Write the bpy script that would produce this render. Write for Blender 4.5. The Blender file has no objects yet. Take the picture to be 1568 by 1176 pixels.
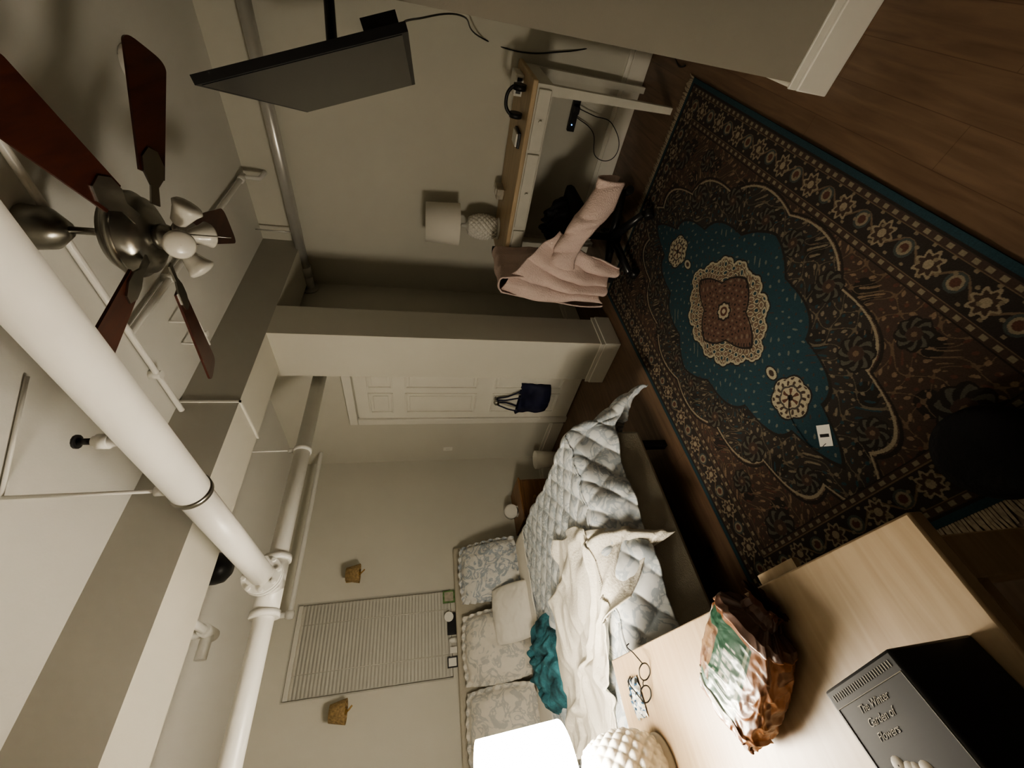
import bpy, math, random
import numpy as np
from mathutils import Vector, Matrix, noise
random.seed(3)
S=1.5
def P(x,y,z): return Vector((x*S,y*S,z*S))
COL=bpy.context.scene.collection
# ---------------------------------------------------------------- materials
def mat(name,color,rough=.6,metal=0.,var=0.06,scale=6.,bump=0.,bscale=60.,coat=0.,spec=.5):
    m=bpy.data.materials.new(name); m.use_nodes=True
    nt=m.node_tree; b=nt.nodes['Principled BSDF']
    b.inputs['Roughness'].default_value=rough; b.inputs['Metallic'].default_value=metal
    b.inputs['Specular IOR Level'].default_value=spec
    if coat: b.inputs['Coat Weight'].default_value=coat; b.inputs['Coat Roughness'].default_value=.12
    tc=nt.nodes.new('ShaderNodeTexCoord')
    n=nt.nodes.new('ShaderNodeTexNoise'); n.inputs['Scale'].default_value=scale; n.inputs['Detail'].default_value=4
    nt.links.new(tc.outputs['Object'],n.inputs['Vector'])
    r=nt.nodes.new('ShaderNodeValToRGB')
    c=color
    r.color_ramp.elements[0].position=.3; r.color_ramp.elements[1].position=.7
    r.color_ramp.elements[0].color=(c[0]*(1-var),c[1]*(1-var),c[2]*(1-var),1)
    r.color_ramp.elements[1].color=(min(1,c[0]*(1+var)),min(1,c[1]*(1+var)),min(1,c[2]*(1+var)),1)
    nt.links.new(n.outputs['Fac'],r.inputs['Fac']); nt.links.new(r.outputs['Color'],b.inputs['Base Color'])
    if bump:
        n2=nt.nodes.new('ShaderNodeTexNoise'); n2.inputs['Scale'].default_value=bscale; n2.inputs['Detail'].default_value=3
        nt.links.new(tc.outputs['Object'],n2.inputs['Vector'])
        bp=nt.nodes.new('ShaderNodeBump'); bp.inputs['Strength'].default_value=bump; bp.inputs['Distance'].default_value=.01
        nt.links.new(n2.outputs['Fac'],bp.inputs['Height']); nt.links.new(bp.outputs['Normal'],b.inputs['Normal'])
    return m
def wood(name,c1,c2,axis='X',plank=0,rough=.4,stretch=12,scale=3.):
    m=bpy.data.materials.new(name); m.use_nodes=True
    nt=m.node_tree; b=nt.nodes['Principled BSDF']; b.inputs['Roughness'].default_value=rough
    tc=nt.nodes.new('ShaderNodeTexCoord'); mp=nt.nodes.new('ShaderNodeMapping')
    sc=[stretch]*3; sc['XYZ'.index(axis)]=1.; mp.inputs['Scale'].default_value=sc
    nt.links.new(tc.outputs['Object'],mp.inputs['Vector'])
    n=nt.nodes.new('ShaderNodeTexNoise'); n.inputs['Scale'].default_value=scale; n.inputs['Detail'].default_value=6; n.inputs['Distortion'].default_value=.6
    nt.links.new(mp.outputs['Vector'],n.inputs['Vector'])
    r=nt.nodes.new('ShaderNodeValToRGB'); r.color_ramp.elements[0].position=.32; r.color_ramp.elements[1].position=.68
    r.color_ramp.elements[0].color=(*c1,1); r.color_ramp.elements[1].color=(*c2,1)
    nt.links.new(n.outputs['Fac'],r.inputs['Fac'])
    out=r.outputs['Color']
    if plank:
        mp2=nt.nodes.new('ShaderNodeMapping')
        if axis=='Y': mp2.inputs['Rotation'].default_value=(0,0,math.pi/2)
        nt.links.new(tc.outputs['Object'],mp2.inputs['Vector'])
        br=nt.nodes.new('ShaderNodeTexBrick'); br.inputs['Scale'].default_value=1.
        br.inputs['Brick Width'].default_value=1.1; br.inputs['Row Height'].default_value=plank
        br.inputs['Mortar Size'].default_value=.0012; br.inputs['Color1'].default_value=(1,1,1,1); br.inputs['Color2'].default_value=(.86,.85,.84,1); br.inputs['Mortar'].default_value=(.65,.6,.55,1)
        nt.links.new(mp2.outputs['Vector'],br.inputs['Vector'])
        mx=nt.nodes.new('ShaderNodeMixRGB'); mx.blend_type='MULTIPLY'; mx.inputs['Fac'].default_value=1
        nt.links.new(out,mx.inputs['Color1']); nt.links.new(br.outputs['Color'],mx.inputs['Color2']); out=mx.outputs['Color']
    nt.links.new(out,b.inputs['Base Color'])
    return m
def vcolmat(name,rough=.9,coat=0,bump=0.):
    m=bpy.data.materials.new(name); m.use_nodes=True
    nt=m.node_tree; b=nt.nodes['Principled BSDF']; b.inputs['Roughness'].default_value=rough
    if coat: b.inputs['Coat Weight'].default_value=coat; b.inputs['Coat Roughness'].default_value=.08
    a=nt.nodes.new('ShaderNodeAttribute'); a.attribute_name='Col'
    nt.links.new(a.outputs['Color'],b.inputs['Base Color'])
    if bump:
        tc=nt.nodes.new('ShaderNodeTexCoord')
        n_=nt.nodes.new('ShaderNodeTexNoise'); n_.inputs['Scale'].default_value=16; n_.inputs['Distortion'].default_value=2.5
        nt.links.new(tc.outputs['Object'],n_.inputs['Vector'])
        bp=nt.nodes.new('ShaderNodeBump'); bp.inputs['Strength'].default_value=bump; bp.inputs['Distance'].default_value=.02
        nt.links.new(n_.outputs['Fac'],bp.inputs['Height']); nt.links.new(bp.outputs['Normal'],b.inputs['Normal'])
    return m
def floral(name,base,c2,scale=9,thr=.53,rough=.9):
    m=bpy.data.materials.new(name); m.use_nodes=True
    nt=m.node_tree; b=nt.nodes['Principled BSDF']; b.inputs['Roughness'].default_value=rough
    tc=nt.nodes.new('ShaderNodeTexCoord')
    n=nt.nodes.new('ShaderNodeTexNoise'); n.inputs['Scale'].default_value=scale; n.inputs['Detail'].default_value=5; n.inputs['Distortion'].default_value=1.8
    nt.links.new(tc.outputs['Object'],n.inputs['Vector'])
    r=nt.nodes.new('ShaderNodeValToRGB'); e=r.color_ramp.elements
    e[0].position=thr-.02; e[0].color=(*base,1); e[1].position=thr+.03; e[1].color=(*c2,1)
    x=e.new(thr+.09); x.color=(*c2,1); x=e.new(thr+.12); x.color=(*base,1)
    nt.links.new(n.outputs['Fac'],r.inputs['Fac']); nt.links.new(r.outputs['Color'],b.inputs['Base Color'])
    return m
def emis(name,color,strength,base=(1,1,1)):
    m=bpy.data.materials.new(name); m.use_nodes=True
    b=m.node_tree.nodes['Principled BSDF']; b.inputs['Base Color'].default_value=(*base,1)
    b.inputs['Emission Color'].default_value=(*color,1); b.inputs['Emission Strength'].default_value=strength
    return m
M={}
M['wall']=mat('wall_paint',(.60,.58,.505),.75,var=.02,scale=2,bump=.05,bscale=180)
M['walln']=mat('wall_paint_dimmed',(.31,.285,.235),.8,var=.02,scale=2,bump=.05,bscale=180)  # near wall's dimness put into its colour; on unseen left wall cuts bounce
M['wallk']=mat('wall_paint_bounce_cut',(.14,.13,.12),.8,var=.02,scale=2)  # darkened colour on the unseen rear wall, added to soak up bounce light
M['walld']=mat('beam_face_painted_shade',(.45,.435,.385),.75,var=.02,scale=2)  # beam front's shade under grazing lamp light, put into the colour
M['ceil']=mat('ceiling_paint',(.66,.65,.605),.8,var=.02,scale=2,bump=.05,bscale=120)
M['trim']=mat('trim_gloss_white',(.76,.74,.67),.4,var=.02)
M['pipe']=mat('pipe_white_enamel',(.75,.735,.69),.35,var=.03,scale=8)
M['galv']=mat('pipe_silver_paint',(.62,.61,.58),.3,metal=.5,var=.06)
M['door']=mat('door_white',(.80,.78,.70),.45,var=.02)
M['floor']=wood('floor_oak',(.135,.083,.052),(.205,.132,.085),'X',plank=.12,rough=.42)
M['table']=wood('table_ash',(.36,.265,.165),(.44,.335,.22),'X',rough=.4,stretch=14,scale=4)
M['deskwood']=wood('desk_top_oak',(.42,.31,.19),(.55,.42,.27),'Y',rough=.4)
M['deskwhite']=mat('desk_white_paint',(.60,.58,.51),.5,var=.05,scale=10)
M['cherry']=wood('fan_blade_cherry',(.040,.009,.005),(.070,.017,.008),'X',rough=.38)
M['nickel']=mat('brushed_nickel',(.32,.31,.28),.32,metal=1,var=.08)
M['brass']=mat('aged_brass',(.42,.27,.10),.35,metal=.8,var=.1)
M['black']=mat('black_plastic',(.012,.012,.013),.4,var=.2)
M['blackfab']=mat('black_fabric',(.013,.013,.015),.95,var=.3,bump=.4)
M['screen']=mat('tv_screen_glass',(.016,.016,.016),.25,var=.05,spec=.30)
M['white']=mat('white_ceramic',(.76,.74,.68),.25,var=.02)
M['cream']=mat('cream_fleece',(.72,.68,.585),.95,var=.05,bump=.4,bscale=90)
M['pink']=mat('pale_pink_terry',(.70,.55,.50),.95,var=.06,bump=.6,bscale=120)
M['teal']=mat('teal_plush',(.035,.125,.15),.95,var=.8,scale=12,bump=.8,bscale=50)
M['beige']=mat('beige_upholstery',(.52,.48,.39),.9,var=.06,bump=.3,bscale=200)
M['sheet']=mat('white_sheet',(.74,.71,.64),.9,var=.03)
M['quilt']=floral('quilt_floral',(.70,.72,.72),(.44,.49,.53),10,.48)
M['sham']=floral('sham_floral',(.68,.67,.63),(.36,.40,.44),10,.49)
M['sham2']=floral('sham_pale_floral',(.70,.665,.59),(.50,.50,.475),9,.5)
M['navy']=mat('navy_canvas',(.012,.014,.045),.7,var=.3)
M['blind']=mat('blind_vinyl',(.62,.605,.54),.5,var=.02)
M['dark']=mat('dark_glass',(.02,.022,.025),.2)
M['brown']=wood('nightstand_brown',(.16,.08,.035),(.26,.14,.06),'X')
M['paper']=mat('paper_white',(.8,.78,.72),.8,var=.03)
M['green']=mat('green_card',(.12,.22,.08),.7,var=.5,scale=30)
M['bookd']=mat('box_charcoal',(.020,.022,.026),.4,var=.15)
M['creamprint']=mat('cream_print',(.42,.38,.31),.5,var=.15,scale=40)
M['basket']=mat('woven_tan',(.36,.25,.12),.7,var=.35,scale=60,bump=.6,bscale=150)
M['fringe']=mat('rug_fringe',(.38,.32,.24),.95,var=.25,scale=60)
# ---------------------------------------------------------------- geometry helpers
def mk(name,verts,faces,m,smooth=False):
    me=bpy.data.meshes.new(name); me.from_pydata([tuple(v) for v in verts],[],faces); me.update()
    if smooth:
        for p in me.polygons: p.use_smooth=True
    if m: me.materials.append(m)
    o=bpy.data.objects.new(name,me); COL.objects.link(o); return o
def group(name,objs):
    e=bpy.data.objects.new(name,None); COL.objects.link(e); e.empty_display_size=.1
    for o in objs: o.parent=e
    return e
def box(name,a,b,m,bev=0.,seg=2):
    (x0,y0,z0),(x1,y1,z1)=a,b
    v=[(x,y,z) for z in (z0,z1) for y in (y0,y1) for x in (x0,x1)]
    f=[(0,2,3,1),(4,5,7,6),(0,1,5,4),(2,6,7,3),(0,4,6,2),(1,3,7,5)]
    o=mk(name,v,f,m)
    if bev:
        md=o.modifiers.new('b','BEVEL'); md.width=bev; md.segments=seg; md.limit_method='ANGLE'
        if hasattr(o.data,'set_sharp_from_angle'):
            for p in o.data.polygons: p.use_smooth=True
            o.data.set_sharp_from_angle(angle=math.radians(50))
    return o
def hbox(name,a,b,m,bev=0.): # H units
    return box(name,[c*S for c in a],[c*S for c in b],m,bev)
def cyl(name,p0,p1,r0,m,r1=None,seg=28,caps=True):
    p0=Vector(p0);p1=Vector(p1); r1=r0 if r1 is None else r1
    d=(p1-p0).normalized(); a=d.orthogonal().normalized(); b=d.cross(a)
    v=[];f=[]
    for i in range(seg):
        t=2*math.pi*i/seg; o=a*math.cos(t)+b*math.sin(t)
        v.append(p0+o*r0); v.append(p1+o*r1)
    for i in range(seg):
        j=(i+1)%seg; f.append((2*i,2*j,2*j+1,2*i+1))
    if caps: f.append([2*i for i in range(seg)][::-1]); f.append([2*i+1 for i in range(seg)])
    o=mk(name,v,f,m)
    for p in o.data.polygons:
        if len(p.vertices)==4: p.use_smooth=True
    return o
def lathe(name,prof,c,m,seg=48,mod=None,axis=None):
    c=Vector(c); v=[];f=[];n=len(prof)
    R=Matrix.Identity(3) if axis is None else Vector((0,0,1)).rotation_difference(Vector(axis)).to_matrix()
    for i in range(seg):
        t=2*math.pi*i/seg
        for k,(r,z) in enumerate(prof):
            rr=r*(mod(t,z) if mod else 1)
            v.append(c+R@Vector((rr*math.cos(t),rr*math.sin(t),z)))
    for i in range(seg):
        j=(i+1)%seg
        for k in range(n-1): f.append((i*n+k,j*n+k,j*n+k+1,i*n+k+1))
    return mk(name,v,f,m,True)
def tube(name,pts,r,m,smooth=True,cyclic=False):
    cu=bpy.data.curves.new(name,'CURVE'); cu.dimensions='3D'; cu.bevel_depth=r; cu.bevel_resolution=4; cu.use_fill_caps=True
    sp=cu.splines.new('BEZIER' if smooth else 'POLY')
    if smooth:
        sp.bezier_points.add(len(pts)-1)
        for q,p in zip(sp.bezier_points,pts): q.co=p; q.handle_left_type=q.handle_right_type='AUTO'
    else:
        sp.points.add(len(pts)-1)
        for q,p in zip(sp.points,pts): q.co=(*p,1)
    sp.use_cyclic_u=cyclic
    cu.materials.append(m); o=bpy.data.objects.new(name,cu); COL.objects.link(o); return o
def grid(name,nu,nv,fn,m,solid=0.,sub=0):
    v=[];f=[]
    for j in range(nv+1):
        for i in range(nu+1): v.append(fn(i/nu,j/nv))
    w=nu+1
    for j in range(nv):
        for i in range(nu): a=j*w+i; f.append((a,a+1,a+w+1,a+w))
    o=mk(name,v,f,m,True)
    if solid: md=o.modifiers.new('s','SOLIDIFY'); md.thickness=solid; md.offset=0
    if sub: md=o.modifiers.new('ss','SUBSURF'); md.levels=sub; md.render_levels=sub
    return o
def setcol(o,cols):
    at=o.data.color_attributes.new('Col','FLOAT_COLOR','POINT'); at.data.foreach_set('color',np.asarray(cols,dtype=np.float32).ravel())
def N(x,y,z=0.): return noise.noise(Vector((x,y,z)))
# ---------------------------------------------------------------- room shell
CZ=1.835; DX=2.2; WY=2.676; DWX=1.64; NX=1.119; NY=.111
hbox('floor',(-1.2,-1.5,-.06),(2.35,2.85,0),M['floor'])
hbox('ceiling',(-1.2,-1.5,CZ),(2.35,2.85,CZ+.06),M['ceil'])
hbox('wall_desk',(DX,.0,0),(DX+.1,1.65,CZ),M['wall'])
hbox('wall_recess',(DWX,1.55,0),(DX,1.65,CZ),M['wall'])
hbox('wall_closet',(DWX,1.65,0),(DWX+.1,WY+.1,CZ),M['wall'])
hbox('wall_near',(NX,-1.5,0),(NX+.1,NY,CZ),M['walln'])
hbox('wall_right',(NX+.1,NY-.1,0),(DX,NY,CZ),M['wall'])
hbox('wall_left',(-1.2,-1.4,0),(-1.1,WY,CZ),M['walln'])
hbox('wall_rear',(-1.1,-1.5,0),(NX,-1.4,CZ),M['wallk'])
wx0,wx1,wz0,wz1=.295,.73,.815,1.655
w=[((-1.2,WY,0),(wx0,WY+.1,CZ)),((wx1,WY,0),(DWX,WY+.1,CZ)),((wx0,WY,0),(wx1,WY+.1,wz0)),((wx0,WY,wz1),(wx1,WY+.1,CZ))]
v=[];f=[]
for a,b in w:
    k=len(v); x0,y0,z0=[c*S for c in a]; x1,y1,z1=[c*S for c in b]
    v+=[(x,y,z) for z in (z0,z1) for y in (y0,y1) for x in (x0,x1)]
    f+=[tuple(q+k for q in t) for t in ((0,2,3,1),(4,5,7,6),(0,1,5,4),(2,6,7,3),(0,4,6,2),(1,3,7,5))]
mk('wall_window',v,f,M['wall'])
hbox('wall_column',(1.44,1.283,0),(1.63,1.55,1.645),M['wall'])
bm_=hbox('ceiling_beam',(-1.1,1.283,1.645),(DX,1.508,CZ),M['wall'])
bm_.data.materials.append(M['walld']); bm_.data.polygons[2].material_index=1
group('trim_beam',[hbox('face',(1.055,1.277,1.638),(1.062,1.283,CZ),M['trim']),hbox('soffit',(1.055,1.277,1.638),(1.062,1.512,1.645),M['trim'])])
def bb(name,x0,y0,x1,y1,nx,ny,h=.105):
    t=.013
    a=(min(x0,x1)+min(0,nx*t),min(y0,y1)+min(0,ny*t),0); b=(max(x0,x1)+max(0,nx*t),max(y0,y1)+max(0,ny*t),h*.8)
    t2=t*.55
    c=(min(x0,x1)+min(0,nx*t2),min(y0,y1)+min(0,ny*t2),h*.8); d=(max(x0,x1)+max(0,nx*t2),max(y0,y1)+max(0,ny*t2),h)
    return [hbox(name+'_board',a,b,M['trim'],.004),hbox(name+'_cap',c,d,M['trim'],.003)]
group('baseboard_desk',bb('d',DX,.124,DX,1.537,-1,0))
group('baseboard_recess',bb('r',1.645,1.55,DX,1.55,0,-1))
group('baseboard_column',bb('c1',1.427,1.283,1.643,1.283,0,-1)+bb('c2',1.44,1.283,1.44,1.563,-1,0)+bb('c3',1.63,1.283,1.63,1.537,1,0))
group('baseboard_closet',bb('cl',DWX,2.22,DWX,WY-.013,-1,0))
group('baseboard_window',bb('w',-1.1,WY,DWX,WY,0,-1))
group('baseboard_near',bb('n',NX,-1.4,NX,NY+.013,-1,0,.11)+bb('n2',NX,NY,DX-.02,NY,0,1,.11))
# door
dy0,dy1,dh=1.60,2.135,1.372
dp=[hbox('slab',(DWX-.012,dy0,.008),(DWX,dy1,dh),M['door'])]
def panel(y0,y1,z0,z1,i):
    x=DWX-.012; r=[]
    for k,(a,b,c,d) in enumerate(((y0,y1,z0,z0+.010),(y0,y1,z1-.010,z1),(y0,y0+.010,z0+.010,z1-.010),(y1-.010,y1,z0+.010,z1-.010))):
        r.append(hbox('moulding_%d_%d'%(i,k),(x-.009,a,c),(x,b,d),M['door'],.004))
    r.append(hbox('raised_%d'%i,(x-.007,y0+.026,z0+.026),(x,y1-.026,z1-.026),M['door'],.006))
    return r
i=0
for ya,yb in ((dy0+.06,1.845),(1.89,dy1-.06)):
    for za,zb in ((1.16,1.30),(.66,1.09),(.12,.56)):
        dp+=panel(ya,yb,za,zb,i); i+=1
cs=.05
dp+=[hbox('casing_left',(DWX-.026,dy1+.004,0),(DWX,dy1+.004+cs,dh+.008),M['trim'],.006),
     hbox('casing_head',(DWX-.026,1.55,dh+.008),(DWX,dy1+.004+cs,dh+.008+cs),M['trim'],.006)]
group('door_1',dp)
# window with blinds
wp=[hbox('glass',(wx0,WY+.06,wz0),(wx1,WY+.065,wz1),M['dark'])]
for k,(a,b) in enumerate((((wx0,WY+.04,wz0),(wx0+.02,WY+.075,wz1)),((wx1-.02,WY+.04,wz0),(wx1,WY+.075,wz1)),((wx0,WY+.04,wz0),(wx1,WY+.075,wz0+.02)),((wx0,WY+.04,wz1-.02),(wx1,WY+.075,wz1)))):
    wp.append(hbox('frame_%d'%k,a,b,M['trim']))
group('window_1',wp)
v=[];f=[]
nsl=44
for k in range(nsl):
    z=(wz0+.015+(wz1-wz0-.045)*k/(nsl-1))*S; y=(WY+.012)*S; hw=.0105*S
    a=len(v)
    for (dy,dz) in ((-.0055*S,-hw),(-.001*S,0),(.0055*S,hw)):
        v+=[((wx0+.005)*S,y+dy,z+dz),((wx1-.005)*S,y+dy,z+dz)]
    f+=[(a,a+1,a+3,a+2),(a+2,a+3,a+5,a+4)]
sl=mk('slats',v,f,M['blind'])
parts=[sl,hbox('headrail',(wx0+.003,WY+.002,wz1-.025),(wx1-.003,WY+.03,wz1-.001),M['blind'],.004),hbox('bottomrail',(wx0+.005,WY+.004,wz0+.002),(wx1-.005,WY+.02,wz0+.014),M['blind'],.003)]
for xx in (.40,.625): parts.append(cyl('cord',P(xx,WY+.003,wz0+.01),P(xx,WY+.003,wz1-.02),.0015,M['trim'],seg=6))
group('window_blinds',parts)
group('trim_window',[hbox('edge_%d'%k,a,b,M['walld']) for k,(a,b) in enumerate((((wx0-.006,WY-.003,wz0),(wx0,WY,wz1)),((wx1,WY-.003,wz0),(wx1+.006,WY,wz1)),((wx0-.006,WY-.003,wz1),(wx1+.006,WY,wz1+.006))))])
# ---------------------------------------------------------------- pipes
ph=1.495; px=.512
pp=[cyl('pipe_body',P(px,-1.39,ph),P(px,.93,ph),.0385*S,M['pipe'],seg=40),
    cyl('pipe_bare',P(px,.93,ph),P(px,1.62,ph),.0345*S,M['pipe'],seg=40),
    lathe('insulation_ring',[(.0345*S,-.007*S),(.0415*S,-.007*S),(.0415*S,.007*S),(.0345*S,.007*S)],P(px,.93,ph),M['nickel'],axis=(0,1,0)),
    cyl('hanger_rod',P(px,.925,ph+.04),P(px,.925,CZ-.001),.004*S,M['pipe']),
    cyl('hanger_boss',P(px,.925,ph+.04),P(px,.925,ph+.065),.011*S,M['pipe']),
    cyl('hanger_crossbar',P(px,.925,CZ-.006),P(px+.22,.80,CZ-.006),.004*S,M['pipe'])]
for k,(y,r,t) in enumerate(((1.50,.058,.008),(1.518,.058,.008))):
    pp.append(cyl('flange_%d'%k,P(px,y-t,ph),P(px,y+t*.8,ph),r*S,M['pipe'],seg=40))
for k in range(8):
    a=k*math.pi/4+.2
    c=P(px+.050*math.cos(a),1.509,ph+.050*math.sin(a))
    pp.append(cyl('bolt_%d'%k,c-Vector((0,.026*S,0)),c+Vector((0,.026*S,0)),.007*S,M['pipe'],seg=6))
p2y=1.615
pp+=[cyl('header_pipe',P(-1.09,p2y,ph),P(DWX,p2y,ph),.031*S,M['pipe'],seg=40),
     cyl('tee_body',P(px-.085,p2y,ph),P(px+.085,p2y,ph),.040*S,M['pipe'],seg=40),
     cyl('tee_neck',P(px,1.52,ph),P(px,p2y,ph),.042*S,M['pipe'],seg=40)]
for k,xx in enumerate((px-.09,px+.09)):
    pp.append(cyl('tee_collar_%d'%k,P(xx-.010,p2y,ph),P(xx+.010,p2y,ph),.046*S,M['pipe'],seg=40))
for k,xx in enumerate((1.06,-.25)):
    pp+=[cyl('clamp_%d'%k,P(xx-.010,p2y,ph),P(xx+.010,p2y,ph),.036*S,M['pipe']),cyl('clamp_rod_%d'%k,P(xx,p2y,ph+.03),P(xx,p2y,CZ-.001),.0035*S,M['pipe']),cyl('clamp_boss_%d'%k,P(xx,p2y,ph+.03),P(xx,p2y,ph+.055),.010*S,M['pipe'])]
pp+=[cyl('sprinkler_nipple',P(px,.733,ph+.03),P(px,.733,ph+.085),.010*S,M['pipe']),cyl('sprinkler_collar',P(px,.733,ph+.06),P(px,.733,ph+.078),.014*S,M['pipe']),
     cyl('sprinkler_head',P(px,.733,ph+.085),P(px,.733,ph+.108),.006*S,M['black']),cyl('sprinkler_deflector',P(px,.733,ph+.108),P(px,.733,ph+.112),.013*S,M['black'],seg=12)]
group('sprinkler_main_pipe',pp)
group('wall_pipe',[tube('run',[P(1.635,2.53,1.655),P(.66,2.53,1.655)],.013*S,M['pipe'],False),lathe('elbow',[(0,-.02*S),(.02*S,-.018*S),(.023*S,0),(.02*S,.018*S),(0,.02*S)],P(.65,2.53,1.655),M['pipe']),
   cyl('riser',P(.65,2.53,1.655),P(.65,2.53,CZ-.001),.013*S,M['pipe'])])
group('branch_pipe',[cyl('run',P(.42,1.50,1.70),P(.42,1.76,1.70),.013*S,M['pipe']),cyl('tee',P(.42,1.70,1.70),P(.42,1.79,1.70),.02*S,M['pipe']),cyl('drop',P(.42,1.745,1.70),P(.42,1.745,CZ-.001),.016*S,M['pipe']),
   cyl('outlet',P(.42,1.745,1.70),P(.34,1.745,1.70),.018*S,M['pipe'])])
zc=CZ-.022
group('ceiling_conduit',[tube('run_x',[P(1.02,.93,zc),P(2.10,.93,zc)],.010*S,M['pipe'],False),tube('run_y',[P(1.02,.30,zc),P(1.02,1.28,zc)],.009*S,M['pipe'],False),
   tube('run_drop',[P(2.10,.93,zc),P(2.12,.93,zc-.01),P(2.12,.93,zc-.07),P(2.195,.93,zc-.075)],.010*S,M['pipe'],False),
   cyl('strap',P(1.3,.93,zc-.012),P(1.3,.93,CZ-.001),.014*S,M['pipe'],seg=10),cyl('strap2',P(1.02,1.1,zc-.012),P(1.02,1.1,CZ-.001),.014*S,M['pipe'],seg=10),
   cyl('elbow_fit',P(2.08,.93,zc),P(2.13,.93,zc),.015*S,M['pipe'])])
group('hanger_bracket',[tube('loop',[P(1.22,1.05,CZ-.002),P(1.22,1.05,CZ-.09),P(1.22,1.15,CZ-.09),P(1.22,1.15,CZ-.002)],.004*S,M['pipe'],False),cyl('nut',P(1.22,1.10,CZ-.10),P(1.22,1.10,CZ-.08),.010*S,M['pipe'])])
group('steam_pipe',[cyl('run',P(2.14,NY,1.64),P(2.14,1.545,1.64),.026*S,M['galv']),cyl('collar',P(2.14,1.40,1.64),P(2.14,1.46,1.64),.033*S,M['galv']),cyl('flange',P(2.14,1.535,1.64),P(2.14,1.549,1.64),.05*S,M['galv']),cyl('sleeve',P(2.14,1.46,1.64),P(2.14,1.54,1.64),.030*S,M['galv']),
   cyl('hanger_rod',P(2.14,1.20,1.65),P(2.14,1.20,CZ-.001),.004*S,M['galv'])])
group('alarm_bell',[lathe('dome',[(0,-.075*S),(.03*S,-.072*S),(.055*S,-.05*S),(.062*S,-.02*S),(.062*S,0)],P(.70,1.93,CZ-.001),M['black'])])
group('smoke_detector',[lathe('body',[(0,-.03*S),(.035*S,-.028*S),(.045*S,-.015*S),(.048*S,0)],P(1.62,.42,CZ-.001),M['pipe'])])
# ---------------------------------------------------------------- ceiling fan
fx,fy=.980,.588; bz=1.600
fp=[lathe('canopy',[(.001,-.075*S),(.018*S,-.072*S),(.044*S,-.04*S),(.048*S,0)],P(fx,fy,CZ-.001),M['nickel']),
    cyl('downrod',P(fx,fy,bz+.05),P(fx,fy,CZ-.06),.008*S,M['nickel']),
    lathe('motor',[(.001,.07*S),(.03*S,.07*S),(.05*S,.06*S),(.080*S,.045*S),(.090*S,.03*S),(.090*S,.01*S),(.083*S,.005*S),(.083*S,-.005*S),(.06*S,-.02*S),(.04*S,-.025*S),(.001,-.025*S)],P(fx,fy,bz+.02),M['nickel']),
    lathe('motor_band',[(.0905*S,.012*S),(.094*S,.015*S),(.094*S,.026*S),(.0905*S,.029*S)],P(fx,fy,bz+.02),M['nickel']),
    lathe('light_fitter',[(.001,0),(.026*S,0),(.030*S,-.015*S),(.024*S,-.035*S),(.010*S,-.045*S),(.001,-.045*S)],P(fx,fy,bz-.005),M['nickel'])]
for k in range(5):
    a=math.radians(-48-72*k); u=Vector((math.cos(a),math.sin(a),0)); w2=Vector((-math.sin(a),math.cos(a),0))
    pitch=-math.radians(13); wd=w2*math.cos(pitch)+Vector((0,0,1))*math.sin(pitch); nn=u.cross(wd)
    c=P(fx,fy,bz)
    L0,L1=.135*S,.405*S
    out=[]
    nseg=14
    def hw(t): return (.032+.020*t)*S
    for q in range(nseg+1):
        t=q/nseg; out.append((L0+(L1-L0-.02*S)*t, hw(t)))
    for q in range(1,8):
        t=q/8*math.pi/2; out.append((L1-.02*S+.02*S*math.sin(t),hw(1)*math.cos(t)**.45))
    out.append((L1,0))
    poly=out+[(x,-y) for x,y in out[::-1] if y>0]
    v=[];n=len(poly)
    for dz in (-.004,.004):
        for x,y in poly: v.append(c+u*x+wd*y+nn*dz)
    f=[tuple(range(n))[::-1],tuple(range(n,2*n))]+[(i,(i+1)%n,n+(i+1)%n,n+i) for i in range(n)]
    bl=mk('blade_%d'%k,v,f,M['cherry']); fp.append(bl)
    v=[];pr=[(.07*S,.012*S),(.11*S,.010*S),(.135*S,.026*S),(.165*S,.028*S),(.19*S,.012*S)]
    pl=pr+[(x,-y) for x,y in pr[::-1]]; n=len(pl)
    for dz in (-.010,-.004):
        for x,y in pl: v.append(c+u*x+wd*y+nn*dz)
    f=[tuple(range(n))[::-1],tuple(range(n,2*n))]+[(i,(i+1)%n,n+(i+1)%n,n+i) for i in range(n)]
    fp.append(mk('blade_iron_%d'%k,v,f,M['nickel']))
M['glass']=mat('frosted_glass',(.62,.60,.54),.25,var=.05)
for k in range(4):
    a=math.radians(20+90*k); d=Vector((math.cos(a),math.sin(a),-.75)).normalized()
    s0=P(fx,fy,bz-.028); s1=s0+d*.042*S
    fp.append(cyl('light_arm_%d'%k,s0,s1,.008*S,M['nickel']))
    fp.append(lathe('glass_shade_%d'%k,[(.009*S,0),(.016*S,.006*S),(.020*S,.020*S),(.025*S,.036*S),(.031*S,.048*S),(.027*S,.054*S),(.014*S,.058*S),(.001,.059*S)],s1-d*.005,M['glass'],axis=d))
fp.append(cyl('pull_chain',P(fx+.02,fy,bz-.04),P(fx+.02,fy,bz-.15),.0015*S,M['nickel'],seg=6))
group('ceiling_fan',fp)
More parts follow.
